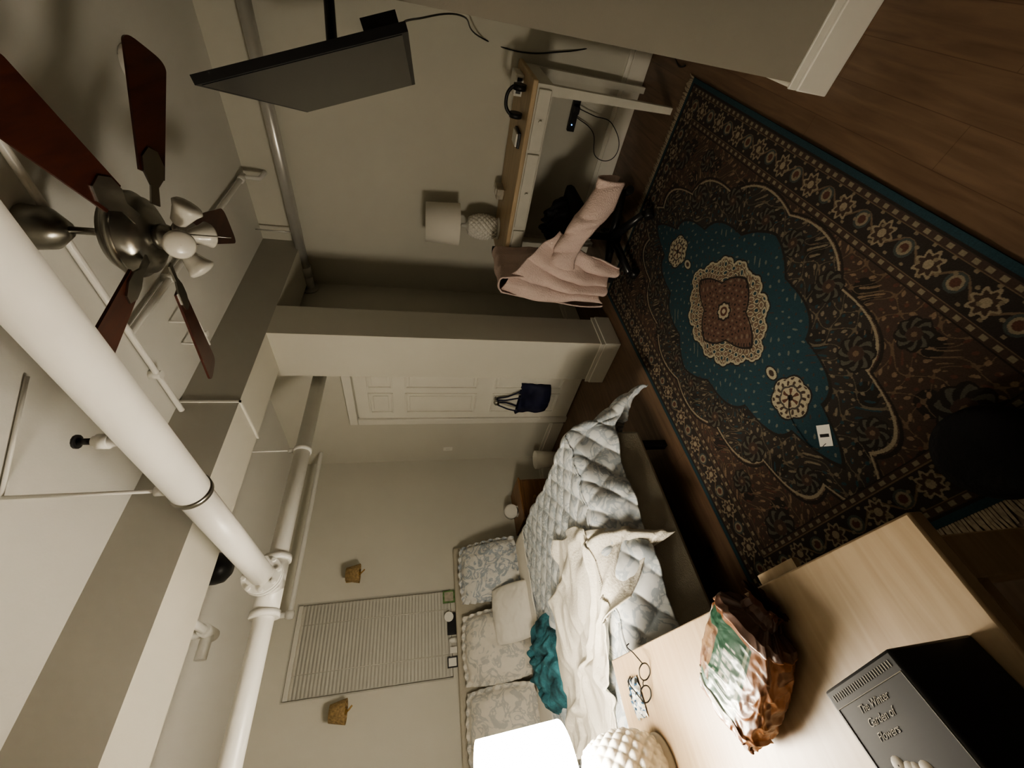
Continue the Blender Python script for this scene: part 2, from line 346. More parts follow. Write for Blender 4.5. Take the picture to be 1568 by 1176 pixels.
# ---------------------------------------------------------------- TV
a0=P(.903,.250,1.378); W=P(.757,.240,0); D=P(.040,-.119,-.352)
nn=D.cross(W).normalized()
if nn.y<0: nn=-nn
def quadbox(name,o,w_,d_,n_,t0,t1,m,bev=0):
    v=[]
    for t in (t0,t1):
        for q in (o,o+w_,o+w_+d_,o+d_): v.append(q+n_*t)
    return mk(name,v,[(3,2,1,0),(4,5,6,7),(0,1,5,4),(1,2,6,5),(2,3,7,6),(3,0,4,7)],m)
tp=[quadbox('bezel',a0,W,D,nn,-.022,0,M['black']),quadbox('screen_panel',a0+W*.012+D*.02,W*.976,D*.95,nn,0,.0015,M['screen']),
    quadbox('rear_housing',a0+W*.15+D*.25,W*.7,D*.6,nn,-.055,-.022,M['black'])]
ctr=a0+W*.5+D*.5
tp+=[quadbox('mount_plate',ctr-W*.12-D*.3,W*.24,D*.6,nn,-.07,-.055,M['black']),
     tube('mount_arm',[ctr-nn*.07,P(1.50,.16,1.24),P(1.35,.115,1.24)],.02,M['black'],False),
     hbox('wall_plate',(1.30,NY,1.10),(1.40,NY+.01,1.36),M['black']),
     quadbox('media_box',a0+W*.03+D*.80,W*.07,D*.17,nn,-.055,-.022,M['black']),
     quadbox('media_box_label',a0+W*.04+D*.83,W*.03,D*.08,nn,-.057,-.055,M['paper'])]
group('television',tp)
# ---------------------------------------------------------------- desk
dt=.597; dxf,dxb=1.827,2.186; dya,dyb=.33,1.144
dk=[hbox('top',(dxf-.01,dya-.01,dt-.02),(dxb,dyb+.01,dt),M['deskwood'],.006),
    hbox('apron_front',(dxf,dya,dt-.085),(dxf+.015,dyb,dt-.02),M['deskwhite']),
    hbox('apron_side_a',(dxf+.015,dya,dt-.085),(dxb-.01,dya+.015,dt-.02),M['deskwhite']),
    hbox('apron_side_b',(dxf+.015,dyb-.015,dt-.085),(dxb-.01,dyb,dt-.02),M['deskwhite'])]
for k,(ya,yb) in enumerate(((.345,.56),(.575,.90),(.915,1.13))):
    dk.append(hbox('drawer_%d'%k,(dxf-.010,ya,dt-.078),(dxf,yb,dt-.027),M['deskwhite'],.004))
    dk.append(cyl('drawer_knob_%d'%k,P(dxf-.022,(ya+yb)/2,dt-.052),P(dxf-.010,(ya+yb)/2,dt-.052),.006*S,M['deskwhite']))
for k,(x,y) in enumerate(((dxf,dya),(dxf,dyb-.035),(dxb-.045,dya),(dxb-.045,dyb-.035))):
    x0,y0=x*S,y*S; w0=.035*S; w1=.024*S
    v=[];
    for z,ww in ((0,w1),(dt*S-.03,w0)):
        o_=(w0-ww)/2; v+=[(x0+o_,y0+o_,z),(x0+o_+ww,y0+o_,z),(x0+o_+ww,y0+o_+ww,z),(x0+o_,y0+o_+ww,z)]
    dk.append(mk('leg_%d'%k,v,[(3,2,1,0),(4,5,6,7),(0,1,5,4),(1,2,6,5),(2,3,7,6),(3,0,4,7)],M['deskwhite']))
group('desk',dk)
def diam(n,k,amp):
    return lambda t,z: 1+amp*(abs(math.sin(n*t+k*z))*abs(math.sin(n*t-k*z)))**.6
def table_lamp(x,y,z,lit,big=1.0):
    c=P(x,y,z)
    prof=[(.001,0),(.055*S,0),(.055*S,.006*S),(.042*S,.012*S)]
    for q in range(81):
        t=q/80; r=(.040+.020*math.sin(math.pi*min(1,t*.95+.05))**.8)*S*big
        prof.append((r,(.014+t*.150)*S))
    prof+= [(.025*S,.170*S),(.012*S,.178*S),(.010*S,.20*S),(.001,.20*S)]
    b=lathe('ceramic_base',prof,c,M['white'],seg=160,mod=lambda t,zz:(diam(7,75,.12)(t,zz) if .014*S<zz<.166*S else 1))
    zb=.212*S; zt=.385*S
    shade=[( .105*S,zb),(.096*S,zt),(.0945*S,zt),(.1035*S,zb),(.105*S,zb)]
    s=lathe('shade',shade,c,M['shade_lit'] if lit else M['shade'],seg=48)
    hp=cyl('harp',c+Vector((0,0,.19*S)),c+Vector((0,0,.36*S)),.004,M['nickel'],seg=8)
    sp=[cyl('spider_%d'%k,c+Vector((0,0,.36*S)),c+Vector((.097*S*math.cos(k*2.094),.097*S*math.sin(k*2.094),.36*S)),.002,M['nickel'],seg=6) for k in range(3)]
    bl=lathe('bulb',[(.001,.05*S),(.014*S,.045*S),(.02*S,.03*S),(.012*S,.01*S),(.008*S,0)],c+Vector((0,0,.22*S)),M['bulb_lit'] if lit else M['glass'],seg=16)
    return group('table_lamp',[b,s,hp,bl]+sp)
M['shade']=mat('linen_shade',(.78,.75,.68),.9,var=.02)
LC=(1,.90,.735)
M['shade_lit']=emis('linen_shade_lit',LC,22)
M['bulb_lit']=emis('bulb_glow',LC,90)
table_lamp(2.065,1.035,dt,False)
group('wireless_router',[hbox('body',(2.0,.345,dt),(2.12,.42,dt+.035),M['white'],.006),hbox('face',(1.998,.355,dt+.008),(2.0,.41,dt+.028),M['black'])])
group('headphones',[tube('band',[P(1.93,.37,dt+.02),P(1.93,.375,dt+.055),P(1.93,.42,dt+.075),P(1.93,.465,dt+.055),P(1.93,.47,dt+.02)],.007*S,M['black']),
  cyl('cup_a',P(1.93,.362,dt+.027),P(1.93,.382,dt+.027),.026*S,M['black']),cyl('cup_b',P(1.93,.460,dt+.027),P(1.93,.478,dt+.027),.026*S,M['black'])])
group('notebook_stack',[hbox('book_a',(1.88,.52,dt),(1.98,.58,dt+.012),M['black'],.003),hbox('book_b',(1.885,.525,dt+.012),(1.97,.575,dt+.020),M['paper'],.002)])
group('tissue_box',[hbox('carton',(2.06,.83,dt),(2.15,.88,dt+.035),M['creamprint'],.004),hbox('slot',(2.09,.84,dt+.035),(2.12,.87,dt+.037),M['paper'])])
group('coffee_mug',[lathe('body',[(.001,0),(.02*S,0),(.022*S,.04*S),(.020*S,.04*S),(.018*S,.006*S),(.001,.006*S)],P(1.93,1.09,dt),M['black']),tube('handle',[P(1.952,1.09,dt+.034),P(1.97,1.09,dt+.025),P(1.952,1.09,dt+.010)],.003*S,M['black'])])
group('power_strip',[hbox('body',(2.165,.42,.28),(2.187,.56,.315),M['black'],.004),hbox('adapter',(2.14,.45,.285),(2.165,.48,.31),M['black'],.003),cyl('led',P(2.162,.53,.30),P(2.166,.53,.30),.004,emis('led_blue',(.1,.4,1),2),seg=8)])
tvb=a0+D*.98+W*.15
group('tv_power_cable',[tube('lead',[tvb-nn*.04,P(1.6,.19,1.02),P(1.95,.20,.86),P(2.19,.28,.76),P(2.192,.30,.60),P(2.192,.27,.40),P(2.19,.21,.16),P(2.0,.19,.006),P(1.9,.21,.004),P(1.86,.20,.004)],.004,M['black'])])
group('extension_cord',[tube('lead',[P(2.186,.50,.28),P(2.18,.55,.18),P(2.17,.66,.12),P(2.12,.62,.05),P(2.16,.50,.10),P(2.17,.48,.2),P(2.165,.46,.285)],.003,M['black'])])
# ---------------------------------------------------------------- rug
rx0,rx1,ry0,ry1=.19,1.755,.216,1.191
a=(rx1-rx0)/2*S; b=(ry1-ry0)/2*S; cx=(rx0+rx1)/2*S; cy=(ry0+ry1)/2*S
nx,ny=1040,650
X,Y=np.meshgrid(np.linspace(-a,a,nx),np.linspace(-b,b,ny))
C=np.zeros(X.shape+(3,))
def paint(mask,c): C[mask]=c
brown=(.052,.033,.024); teal=(.015,.043,.055); cream=(.33,.29,.21); tan=(.13,.092,.06); rust=(.085,.038,.026); drk=(.019,.015,.0125)
e=np.minimum(a-abs(X),b-abs(Y))
paint(e>-1,brown)
wx=X+.03*np.sin(21*Y+1)+.012*np.sin(47*Y); wy=Y+.03*np.sin(19*X)+.012*np.sin(43*X)
f1=np.sin(40*wx)*np.sin(40*wy)
f2=np.sin(83*wx+1)*np.sin(79*wy)
f3=np.sin(23*X)*np.cos(27*Y)
f5=np.sin(120*wx)*np.sin(118*wy+1)
def deco(mask,base_,l,d1,d2):
    paint(mask,base_); paint(mask&(f3>.5),d2); paint(mask&(abs(f1)<.045),l); paint(mask&(f2>.80),tuple(min(1,q*1.5) for q in l)); paint(mask&(f2<-.84),d1); paint(mask&(f5>.9),tan)
deco(e>-1,brown,(.115,.08,.052),rust,drk)
def lob(ax,ay,n,amp,p=2.,ph=0):
    th=np.arctan2(Y/ay,X/ax); r=(np.abs(X/ax)**p+np.abs(Y/ay)**p)**(1/p)
    return r/(1+amp*np.abs(np.cos(n*th+ph)))
L1=lob(.96,.50,7,.10,1.6)
inn=L1<1
deco(inn,(.030,.024,.020),(.105,.086,.06),teal,drk)
paint((abs(L1-1)<.007),(.24,.20,.14)); paint((abs(L1-1.022)<.008),drk)
for (qx,qy,qr) in ((.62,.30,.06),(.36,.40,.055),(.10,.43,.05),(.86,.16,.05),(.95,.40,.07),(.70,.46,.05)):
    for sx in (-1,1):
        for sy in (-1,1):
            R=np.hypot(X-sx*qx,(Y-sy*qy)); th=np.arctan2(Y-sy*qy,X-sx*qx); rr=R/(1+.15*abs(np.cos(4*th)))/qr
            paint(rr<1.0,drk); paint((rr<.9)&(np.cos(8*th+9*rr)>.2),(.075,.07,.055)); paint(rr<.42,(.05,.03,.022)); paint(rr<.16,tan)
L2=lob(.80,.37,6,.12,1.18)
t=L2<1; paint(t,teal); paint(t&(f2>.86),(.12,.12,.095)); paint(t&(f2<-.93),brown); paint(abs(L2-1)<.014,drk)
f4=np.sin(95*X+1.5*np.sin(30*Y))*np.sin(95*Y+1.5*np.sin(30*X))
for sx in (-1,1):
    R=np.hypot(X-sx*.57,Y); th=np.arctan2(Y,X-sx*.57); rr=R/(1+.14*abs(np.cos(3*th)))
    paint(rr<.086,drk); paint(rr<.079,cream); paint((rr<.076)&(rr>.048)&(np.sin(14*th+50*R)*np.sin(130*R)>.25),brown); paint(rr<.048,(.06,.05,.045)); paint(rr<.040,cream); paint((rr<.036)&(np.sin(6*th)>.3),rust); paint(rr<.012,drk)
    R=np.hypot((X-sx*.43)/1.5,Y); paint(R<.026,drk); paint(R<.021,cream); paint(R<.011,brown)
def petals(scale):
    m=np.zeros(X.shape,bool)
    for (qx,qy,qr) in ((0,0,.19),(.215,.07,.062),(.275,0,.055),(.15,.135,.068),(.06,.175,.062),(.0,.165,.06)):
        for sx in (-1,1):
            for sy in (-1,1):
                dx_,dy_=X-sx*qx,Y-sy*qy; R=np.hypot(dx_,dy_); th=np.arctan2(dy_,dx_)
                m|= R<(qr*scale)*(1+.10*np.abs(np.cos(4*th)))
    return m
paint(petals(1.10),drk); m=petals(1.0); paint(m,cream); m2=petals(.86); paint(m2&(abs(f4)<.20),(.10,.072,.05)); paint(m2&(f4>.60),(.15,.10,.07)); paint(m2&(f4<-.66),teal); paint(m2&(f5>.7),(.16,.11,.07))
L4=lob(.20,.145,2,.28,1.25); paint(L4<1.06,drk); m=L4<1; paint(m,(.11,.060,.044)); paint(m&(abs(f4)<.07),(.05,.03,.022)); paint(m&(f4>.8),(.17,.13,.09)); paint(m&(f4<-.85),drk)
R=np.hypot(X,Y); th=np.arctan2(Y,X); paint(R<.042*(1+.2*abs(np.cos(4*th))),drk); paint(R<.034*(1+.2*abs(np.cos(4*th))),cream); paint(R<.024,rust); paint(R<.012,cream)
al_=np.where((a-abs(X))<(b-abs(Y)),Y,X)
def band(lo,hi,c): m=(e>=lo)&(e<hi); paint(m,c); return m
band(0,.022,teal); band(.022,.030,drk)
m=band(.030,.052,brown); paint(m&(np.sin(al_*150)>.2)&(abs(e-.041)<.007),(.19,.16,.11))
band(.052,.056,tan)
m=band(.056,.158,(.026,.020,.017))
per=.19; tt=(al_/per+.5)%1-.5; dd=(e-.107)
vine=abs(dd-.028*np.sin(2*math.pi*al_/per+1.57))<.0045; paint(m&vine,tan)
R=np.hypot(tt*per,dd); th=np.arctan2(dd,tt*per)
paint(m&(R<.038*(1+.18*np.cos(8*th))),(.22,.18,.125)); paint(m&(R<.029*(1+.2*np.cos(8*th))),brown); paint(m&(R<.014),(.24,.20,.14))
tt2=((al_/per)%1-.5); R=np.hypot(tt2*per,dd); paint(m&(R<.030),(.05,.058,.054)); paint(m&(R<.022),(.20,.165,.115)); paint(m&(R<.014),rust)
paint(m&(np.sin(al_*90)*np.sin(dd*110+.5)>.82),(.17,.135,.09))
band(.158,.162,tan); m=band(.162,.184,brown); paint(m&(np.sin(al_*150)>.2)&(abs(e-.173)<.007),(.19,.16,.11)); band(.184,.189,drk)
rng=np.random.default_rng(1); C*= (1+.35*(rng.random(X.shape)-.5))[...,None]
Zr=.010+.0006*np.sin(X*9)*np.sin(Y*7)
co=np.stack([X+cx,Y+cy,Zr],-1).reshape(-1,3)
idx=np.arange(nx*ny).reshape(ny,nx); q=np.stack([idx[:-1,:-1],idx[:-1,1:],idx[1:,1:],idx[1:,:-1]],-1).reshape(-1,4)
me=bpy.data.meshes.new('pile'); me.vertices.add(len(co)); me.vertices.foreach_set('co',co.astype(np.float32).ravel())
me.loops.add(q.size); me.loops.foreach_set('vertex_index',q.ravel().astype(np.int32)); me.polygons.add(len(q)); me.polygons.foreach_set('loop_start',(np.arange(len(q))*4).astype(np.int32)); me.update(calc_edges=True); me.validate()
pile=bpy.data.objects.new('pile',me); COL.objects.link(pile); me.materials.append(vcolmat('rug_wool',.97))
setcol(pile,np.concatenate([C.reshape(-1,3),np.ones((nx*ny,1))],1))
base=box('backing',(cx-a,cy-b,.001),(cx+a,cy+b,.009),mat('rug_edge_binding',(.013,.036,.043),.9))
v=[];f=[]
for sx in (-1,1):
    yy=-b
    while yy<b:
        x0=cx+sx*a; L=.055+random.random()*.02; j=(random.random()-.5)*.02; n0=len(v)
        v+=[(x0,cy+yy,.007),(x0,cy+yy+.007,.007),(x0+sx*L,cy+yy+.006+j,.002),(x0+sx*L,cy+yy+j,.002),(x0+sx*L*.5,cy+yy+j*.3,.008),(x0+sx*L*.5,cy+yy+.008+j*.3,.008)]
        f+=[(n0,n0+1,n0+5,n0+4),(n0+4,n0+5,n0+2,n0+3)]
        yy+=.0095
fr=mk('fringe',v,f,M['fringe'])
group('persian_rug',[pile,base,fr])
tg=[box('tag',(-.040,-.026,.0125),(.040,.026,.0135),M['paper']),tube('string',[(-.03,.0,.014),(-.05,.04,.014),(.02,.10,.014),(.10,.13,.014),(.17,.12,.014)],.0012,M['black']),box('print',(-.006,-.018,.0136),(.006,.018,.0138),M['black'])]
g=group('rug_tag',tg); g.location=(.458*S,.691*S,0); g.rotation_euler=(0,0,math.radians(-30))
# ---------------------------------------------------------------- bed
bx0,bx1,by0,by1=-.12,.875,1.245,2.64
bp=[hbox('rail_foot',(bx0,by0,.12),(bx1,by0+.035,.275),M['beige'],.025),hbox('rail_side_a',(bx1-.035,by0+.035,.12),(bx1,by1,.265),M['beige'],.015),hbox('rail_side_b',(bx0,by0+.035,.12),(bx0+.035,by1,.265),M['beige'],.015),
    hbox('slat_deck',(bx0+.03,by0+.03,.2),(bx1-.03,by1,.225),M['brown']),
    hbox('mattress',(bx0+.02,by0+.02,.225),(bx1-.02,by1-.02,.405),M['sheet'],.05),
    hbox('headboard',(bx0-.05,by1-.01,.0),(bx1+.09,WY-.006,.79),M['beige'],.02)]
for k,(x,y) in enumerate(((bx0+.03,by0+.03),(bx1-.06,by0+.03),(bx0+.03,by1-.1),(bx1-.06,by1-.1),((bx0+bx1)/2,by0+.05))):
    bp.append(hbox('leg_%d'%k,(x,y,0),(x+.03,y+.03,.12),M['black'],.004))
mx0,mx1,my0,my1=(bx0+.01)*S,(bx1-.005)*S,(by0+.012)*S,by1*S
def drape_pt(px_,py_,top,r=.05,flare=.16):
    qx=min(max(px_,mx0),mx1); qy=max(py_,my0)
    ox=px_-qx; oy=py_-qy; e_=math.hypot(ox,oy)
    if e_<1e-6: return Vector((qx,qy,top)),Vector((0,0,1)),0
    dx,dy=ox/e_,oy/e_
    h=r*math.pi/2
    fl=flare+.40*(2*abs(dx*dy))
    if e_<h: t=e_/r; o_=r*math.sin(t); dn=r*(1-math.cos(t)); n_=Vector((dx*math.sin(t),dy*math.sin(t),math.cos(t)))
    else: o_=r+fl*(e_-h); dn=r+(e_-h); n_=Vector((dx,dy,.1)).normalized()
    return Vector((qx+dx*(o_-r*.6),qy+dy*(o_-r*.6),max(.03,top-dn))),n_,e_
def quiltf(u,v_):
    px_=mx0-.05+(mx1+.44-(mx0-.05))*u; py_=my0-.25-.09*max(0,u-.6)/.4+(2.27*S-(my0-.25))*v_
    p,n_,e_=drape_pt(px_,py_,.63)
    k=26; d=(abs(math.sin(k*(px_+py_*.9)/1.4))*abs(math.sin(k*(px_-py_*.9)/1.4)))**.5
    n1=N(px_*2.2,py_*2.2,1)*.018+N(px_*6,py_*6,4)*.006
    if e_>.04: n1+= .018*math.sin((px_ if py_<my0 else py_)*17+3*N(px_*2,py_*2,7))*min(1,(e_-.04)/.15)
    return p+n_*(d*.018+n1+.012)
bp.append(grid('quilt',260,260,quiltf,M['quilt'],solid=.006))
def foldf(u,v_):
    px_=mx0-.02+(mx1+.10-(mx0-.02))*u; py_=(2.18+.22*v_)*S
    p,n_,e_=drape_pt(px_,py_,.655)
    return p+n_*(.008*N(px_*5,py_*5,2)+.012*math.sin(v_*math.pi))
bp.append(grid('sheet_fold',90,20,foldf,M['sheet'],solid=.006))
group('bed',bp)
def throwf(u,v_):
    A=Vector((.59,1.63));B=Vector((.43,.98));C_=Vector((-.08,1.45));D_=Vector((-.10,1.97))
    q=(A*(1-u)+D_*u)*(1-v_)+(B*(1-u)+C_*u)*v_
    q=q+Vector((N(u*4,v_*4,9)*.05,N(u*4,v_*4,12)*.05+.08*math.sin(math.pi*u)*v_))
    px_,py_=q.x*S,q.y*S
    p,n_,e_=drape_pt(px_,py_,.658,r=.06,flare=.12)
    w_=v_*1.2+u*2.6+N(u*1.8,v_*1.8,3)*1.3
    s1=max(0,math.sin(w_*6.0)); w2_=u*1.0-v_*2.4+N(u*2.5,v_*2.5,23)*1.2
    fold=s1**1.5*.032+max(0,math.sin(w2_*6.5))**3*.022+(1-min(1,abs(N(u*6-v_*3,v_*6,15))*3))*.010+N(u*14,v_*14,2)*.003
    return p+n_*(fold+.012)
group('throw_blanket',[grid('fleece',200,200,throwf,M['cream'],solid=.006)])
def blob(name,cx_,cy_,z,rx,ry,h,m,seed,n=70,amp=.3):
    def fn(u,v_):
        x=(u*2-1);y=(v_*2-1)
        X_=x*math.sqrt(1-y*y/2); Y_=y*math.sqrt(1-x*x/2); d=X_*X_+Y_*Y_
        k=1+.30*N(X_*1.7+seed,Y_*1.7,3)+.12*N(X_*4+seed,Y_*4,9)
        hh=h*(max(0,1-d)**.45)*(.55+amp*abs(N(X_*3+seed,Y_*3,2))*2+.35*abs(math.sin(5*X_+4*N(Y_*2,X_*2,seed))))
        return Vector((cx_+X_*rx*k,cy_+Y_*ry*k,z+hh))
    return grid(name,n,n,fn,m)
group('teal_plush_blanket',[blob('plush',.215*S,2.03*S,.655,.175*S,.185*S,.12,M['teal'],4.2)])
def pillow(name,w_,h_,t_,c,up,right,m,flange=0.,seed=0):
    up=Vector(up).normalized(); right=Vector(right).normalized(); n_=right.cross(up).normalized()
    ext=1+flange
    def side(sg):
        def fn(u,v_):
            x=(u*2-1)*ext; y=(v_*2-1)*ext
            xx=max(-1,min(1,x)); yy=max(-1,min(1,y))
            th=((1-abs(xx)**2.6)*(1-abs(yy)**2.6))**.5
            pin=1-.07*(xx*xx*yy*yy)
            wv=0
            if abs(x)>1 or abs(y)>1: wv=.014*math.sin((x*w_+y*h_)*45+seed)
            th+= .20*N(x*2.2+seed,y*2.2,seed)*(1 if th>.2 else 0)+.09*N(x*6+seed,y*6,seed)*(1 if th>.2 else 0)
            return Vector(c)+right*x*w_/2*pin+up*y*h_/2*pin+n_*(sg*(th*t_/2+.003)+wv)
        return fn
    return [grid(name+'_front',44,44,side(-1),m),grid(name+'_back',44,44,side(1),m)]
upv=(0,.45,1)
group('euro_sham',pillow('a',.46,.50,.17,P(.765,2.47,.60),upv,(1,.05,0),M['sham'],.12,1))
group('euro_sham',pillow('b',.46,.50,.17,P(.39,2.49,.60),upv,(1,0,0),M['sham2'],.12,5))
group('euro_sham',pillow('c',.46,.50,.17,P(.045,2.49,.60),upv,(1,0,0),M['sham2'],.12,8))
group('throw_pillow',pillow('d',.42,.36,.12,P(.50,2.33,.52),(0,.9,1),(1,.05,0),M['sheet'],0,3))
group('headboard_photo_frame',[hbox('frame',(.335,2.652,.791),(.385,2.66,.845),M['black']),hbox('print',(.341,2.650,.797),(.379,2.652,.839),M['paper']),hbox('frame_b',(.40,2.652,.791),(.43,2.66,.830),M['white'])])
group('digital_clock',[hbox('case',(.49,2.648,.791),(.60,2.668,.840),M['black'],.004),cyl('dial',P(.58,2.646,.83),P(.58,2.648,.83),.026*S,M['paper'])])
group('greeting_card',[hbox('card',(.655,2.65,.791),(.72,2.664,.86),M['green']),hbox('card_print',(.662,2.648,.80),(.712,2.65,.852),M['creamprint'])])
group('small_jar',[lathe('glass_body',[(.001,0),(.014*S,0),(.015*S,.03*S),(.010*S,.036*S),(.010*S,.042*S),(.001,.042*S)],P(.462,2.658,.791),M['white'],seg=20)])
group('nightstand',[hbox('case',(1.03,2.40,.06),(1.30,2.655,.345),M['brown'],.006),hbox('top',(1.02,2.39,.345),(1.31,2.66,.36),M['brown'],.005),hbox('drawer',(1.045,2.393,.2),(1.285,2.40,.33),M['brown'],.003),cyl('knob',P(1.165,2.38,.265),P(1.165,2.393,.265),.009*S,M['brass'])]+[hbox('foot_%d'%k,(x,y,0),(x+.02,y+.02,.06),M['brown']) for k,(x,y) in enumerate(((1.035,2.41),(1.275,2.41),(1.035,2.63),(1.275,2.63)))])
group('alarm_clock',[cyl('body',P(1.13,2.50,.405),P(1.13,2.54,.405),.045*S,M['white']),cyl('face',P(1.13,2.497,.405),P(1.13,2.50,.405),.038*S,M['paper']),hbox('foot',(1.10,2.50,.36),(1.16,2.54,.37),M['white'])])
group('wastebasket',[lathe('bucket',[(.001,.005),(.05*S,.005),(.065*S,.2*S),(.062*S,.2*S),(.047*S,.012),(.001,.012)],P(1.46,2.42,.0),M['sheet'])])
group('light_switch',[hbox('plate',(DWX-.004,2.50,.77),(DWX,2.545,.835),M['trim'],.002),hbox('rocker',(DWX-.007,2.515,.788),(DWX-.004,2.53,.817),M['white'],.001)])
for xx in (.846,.215):
    y=WY
    c=P(xx,y-.085,1.375)
    group('wall_sconce',[hbox('backplate',(xx-.02,y-.008,1.36),(xx+.02,y,1.42),M['brass'],.004),
      tube('arm',[P(xx,y-.008,1.39),P(xx,y-.05,1.35),P(xx,y-.085,1.33),P(xx+.02,y-.085,1.31)],.004*S,M['brass']),
      lathe('shade',[(.052*S,-.04*S),(.036*S,.035*S),(.034*S,.035*S),(.050*S,-.04*S)],c,M['basket'],seg=32),
      cyl('candle_cup',P(xx,y-.085,1.33),P(xx,y-.085,1.385),.012*S,M['brass'])])
# tote bag on door knob
def totef(u,v_):
    fl=1-.10*(1-v_)
    y=(1.925+(u-.5)*.28*fl)*S; z=(.205+.190*v_-.010*math.sin(u*math.pi)*(1-v_))*S
    x=(DWX-.02-.055*math.sin(u*math.pi)**.35*(.8+.2*math.sin(v_*7)))*S-.014*N(u*5,v_*5,1)
    return Vector((x,y,z))
kn=P(DWX-.05,1.93,.54)
group('tote_bag',[grid('front',30,30,totef,M['navy'],solid=.004),hbox('back',(DWX-.02,1.80,.205),(DWX-.017,2.05,.39),M['navy']),
  tube('strap_a',[P(DWX-.075,1.86,.390),P(DWX-.07,1.89,.48),kn,P(DWX-.07,1.965,.48),P(DWX-.075,1.995,.390)],.007,M['navy']),
  tube('strap_b',[P(DWX-.03,1.85,.385),P(DWX-.035,1.895,.46),kn+Vector((.02,0,-.01)),P(DWX-.035,1.96,.46),P(DWX-.03,2.0,.385)],.007,M['navy'])])
group('door_knob',[cyl('stem',P(DWX-.012,1.93,.535),P(DWX-.05,1.93,.535),.008*S,M['nickel']),lathe('knob',[(.001,-.012*S),(.016*S,-.010*S),(.02*S,0),(.015*S,.012*S),(.001,.014*S)],P(DWX-.055,1.93,.535),M['nickel'],axis=(-1,0,0))])
# ---------------------------------------------------------------- office chair with robe
ccx,ccy=1.755,.87; cz=.009
M['chairblk']=mat('chair_base_black',(.02,.02,.021),.28,var=.2)
cp=[]
for k in range(5):
    a_=math.radians(20+72*k); d=Vector((math.cos(a_),math.sin(a_),0))
    c0=P(ccx,ccy,.085+cz); c1=P(ccx,ccy,.045+cz)+d*.22*S
    cp.append(cyl('base_spoke_%d'%k,c0,c1,.024*S,M['chairblk'],.014*S,seg=12))
    cw=P(ccx,ccy,.02+cz)+d*.22*S; t_=Vector((-d.y,d.x,0))
    cp.append(cyl('caster_%d'%k,cw-t_*.018*S,cw+t_*.018*S,.02*S,M['chairblk'],seg=18))
cp+=[cyl('gas_lift',P(ccx,ccy,.06),P(ccx,ccy,.30),.017*S,M['chairblk']),cyl('hub',P(ccx,ccy,.06),P(ccx,ccy,.11),.03*S,M['chairblk']),
     hbox('seat',(ccx-.15,ccy-.17,.30),(ccx+.15,ccy+.14,.345),M['blackfab'],.03)]
def backf(u,v_):
    x=(ccx-.13+.26*u)*S; z=(.36+.27*v_)*S; y=(ccy+.165+.03*v_-.035*math.sin(u*math.pi))*S
    return Vector((x,y,z))
cp.append(grid('backrest',16,16,backf,M['blackfab'],solid=.035))
cp.append(tube('back_stem',[P(ccx,ccy+.08,.31),P(ccx,ccy+.17,.32),P(ccx,ccy+.175,.42)],.014*S,M['chairblk']))
group('office_chair',cp)
def sharp(t): return abs(math.sin(t))**.7
def robef(u,v_):
    x=(ccx-.19+.24*u)*S
    if v_<.3: t=v_/.3; z=.42+.215*t; y=ccy+.115+.02*t
    elif v_<.4: t=(v_-.3)/.1*math.pi; z=.635+.018*math.sin(t); y=ccy+.165-.032*math.cos(t)
    else: t=(v_-.4)/.6; z=.635-.50*t; y=ccy+.205+.03*math.sin(t*2)
    fold=sharp(u*9+2*N(u*3,v_*3,5))*.03*(.3+v_)
    x+= (u-.5)*.10*v_*S + N(u*3,v_*4,8)*.03
    return Vector((x,y*S+fold,z*S+N(u*4,v_*2,3)*.02))
def robeside(u,v_):
    t=v_; s_=u
    y=(ccy+.21-.29*s_*(1-.45*t)+.015*math.sin(t*5))*S; z=(.64-.22*s_**1.3 - (.48-.17*s_)*t)*S
    z+=.02*math.sin(s_*13)*t
    x=(ccx-.165-.05*math.sin(min(1,t*1.4)*1.9)-.02*math.cos(s_*3))*S - sharp(s_*12+1.6*N(s_*3,t*2,1)+1.2*t)*.050*(.25+t) + N(s_*6,t*5,4)*.02
    return Vector((x,y,z))
def robeseat(u,v_):
    y=(ccy+.14-.46*u)*S; w_=.055+.014*math.sin(u*11)+.012*N(u*9,2,1)
    a_=(v_-.5)*math.pi*1.4
    x=(ccx-.15-.03*math.sin(u*3)+w_*math.sin(a_)*.8)*S; z=(.335+.050*math.cos(a_)*1.2+.03*math.sin(u*6)-.07*max(0,u-.65)*3)*S
    cr=.018*sharp(u*16+v_*3+2*N(u*4,v_*2,5))
    return Vector((x-cr,y,z+cr))
group('bathrobe',[grid('drape_back',70,90,robef,M['pink'],solid=.010),grid('drape_side',90,90,robeside,M['pink'],solid=.010),grid('sleeve',80,30,robeseat,M['pink'],solid=.010)])
group('folded_jeans',[blob('denim',(ccx+.03)*S,(ccy-.02)*S,.345*S,.12*S,.11*S,.14,M['blackfab'],2.2,50)])
# ---------------------------------------------------------------- foreground table
tx0,tx1,ty0,ty1=-.62,.12,.328,1.225; tz=.50
tb=[hbox('top',(tx0,ty0,tz-.02),(tx1,ty1,tz),M['table'],.004),hbox('apron_a',(tx1-.04,ty0+.03,tz-.08),(tx1-.03,ty1-.03,tz-.02),M['table']),hbox('apron_b',(tx0+.03,ty0+.03,tz-.08),(tx1-.04,ty0+.04,tz-.02),M['table']),hbox('leaf_tab',(tx1,.52,tz-.030),(tx1+.018,.60,tz-.021),M['table'])]
for k,(x,y) in enumerate(((tx0+.02,ty0+.02),(tx1-.065,ty0+.02),(tx0+.02,ty1-.065),(tx1-.065,ty1-.065))):
    tb.append(hbox('leg_%d'%k,(x,y,0),(x+.045,y+.045,tz-.02),M['table'],.004))
group('dining_table',tb)
table_lamp(-.085,1.085,tz,True,big=1.1)
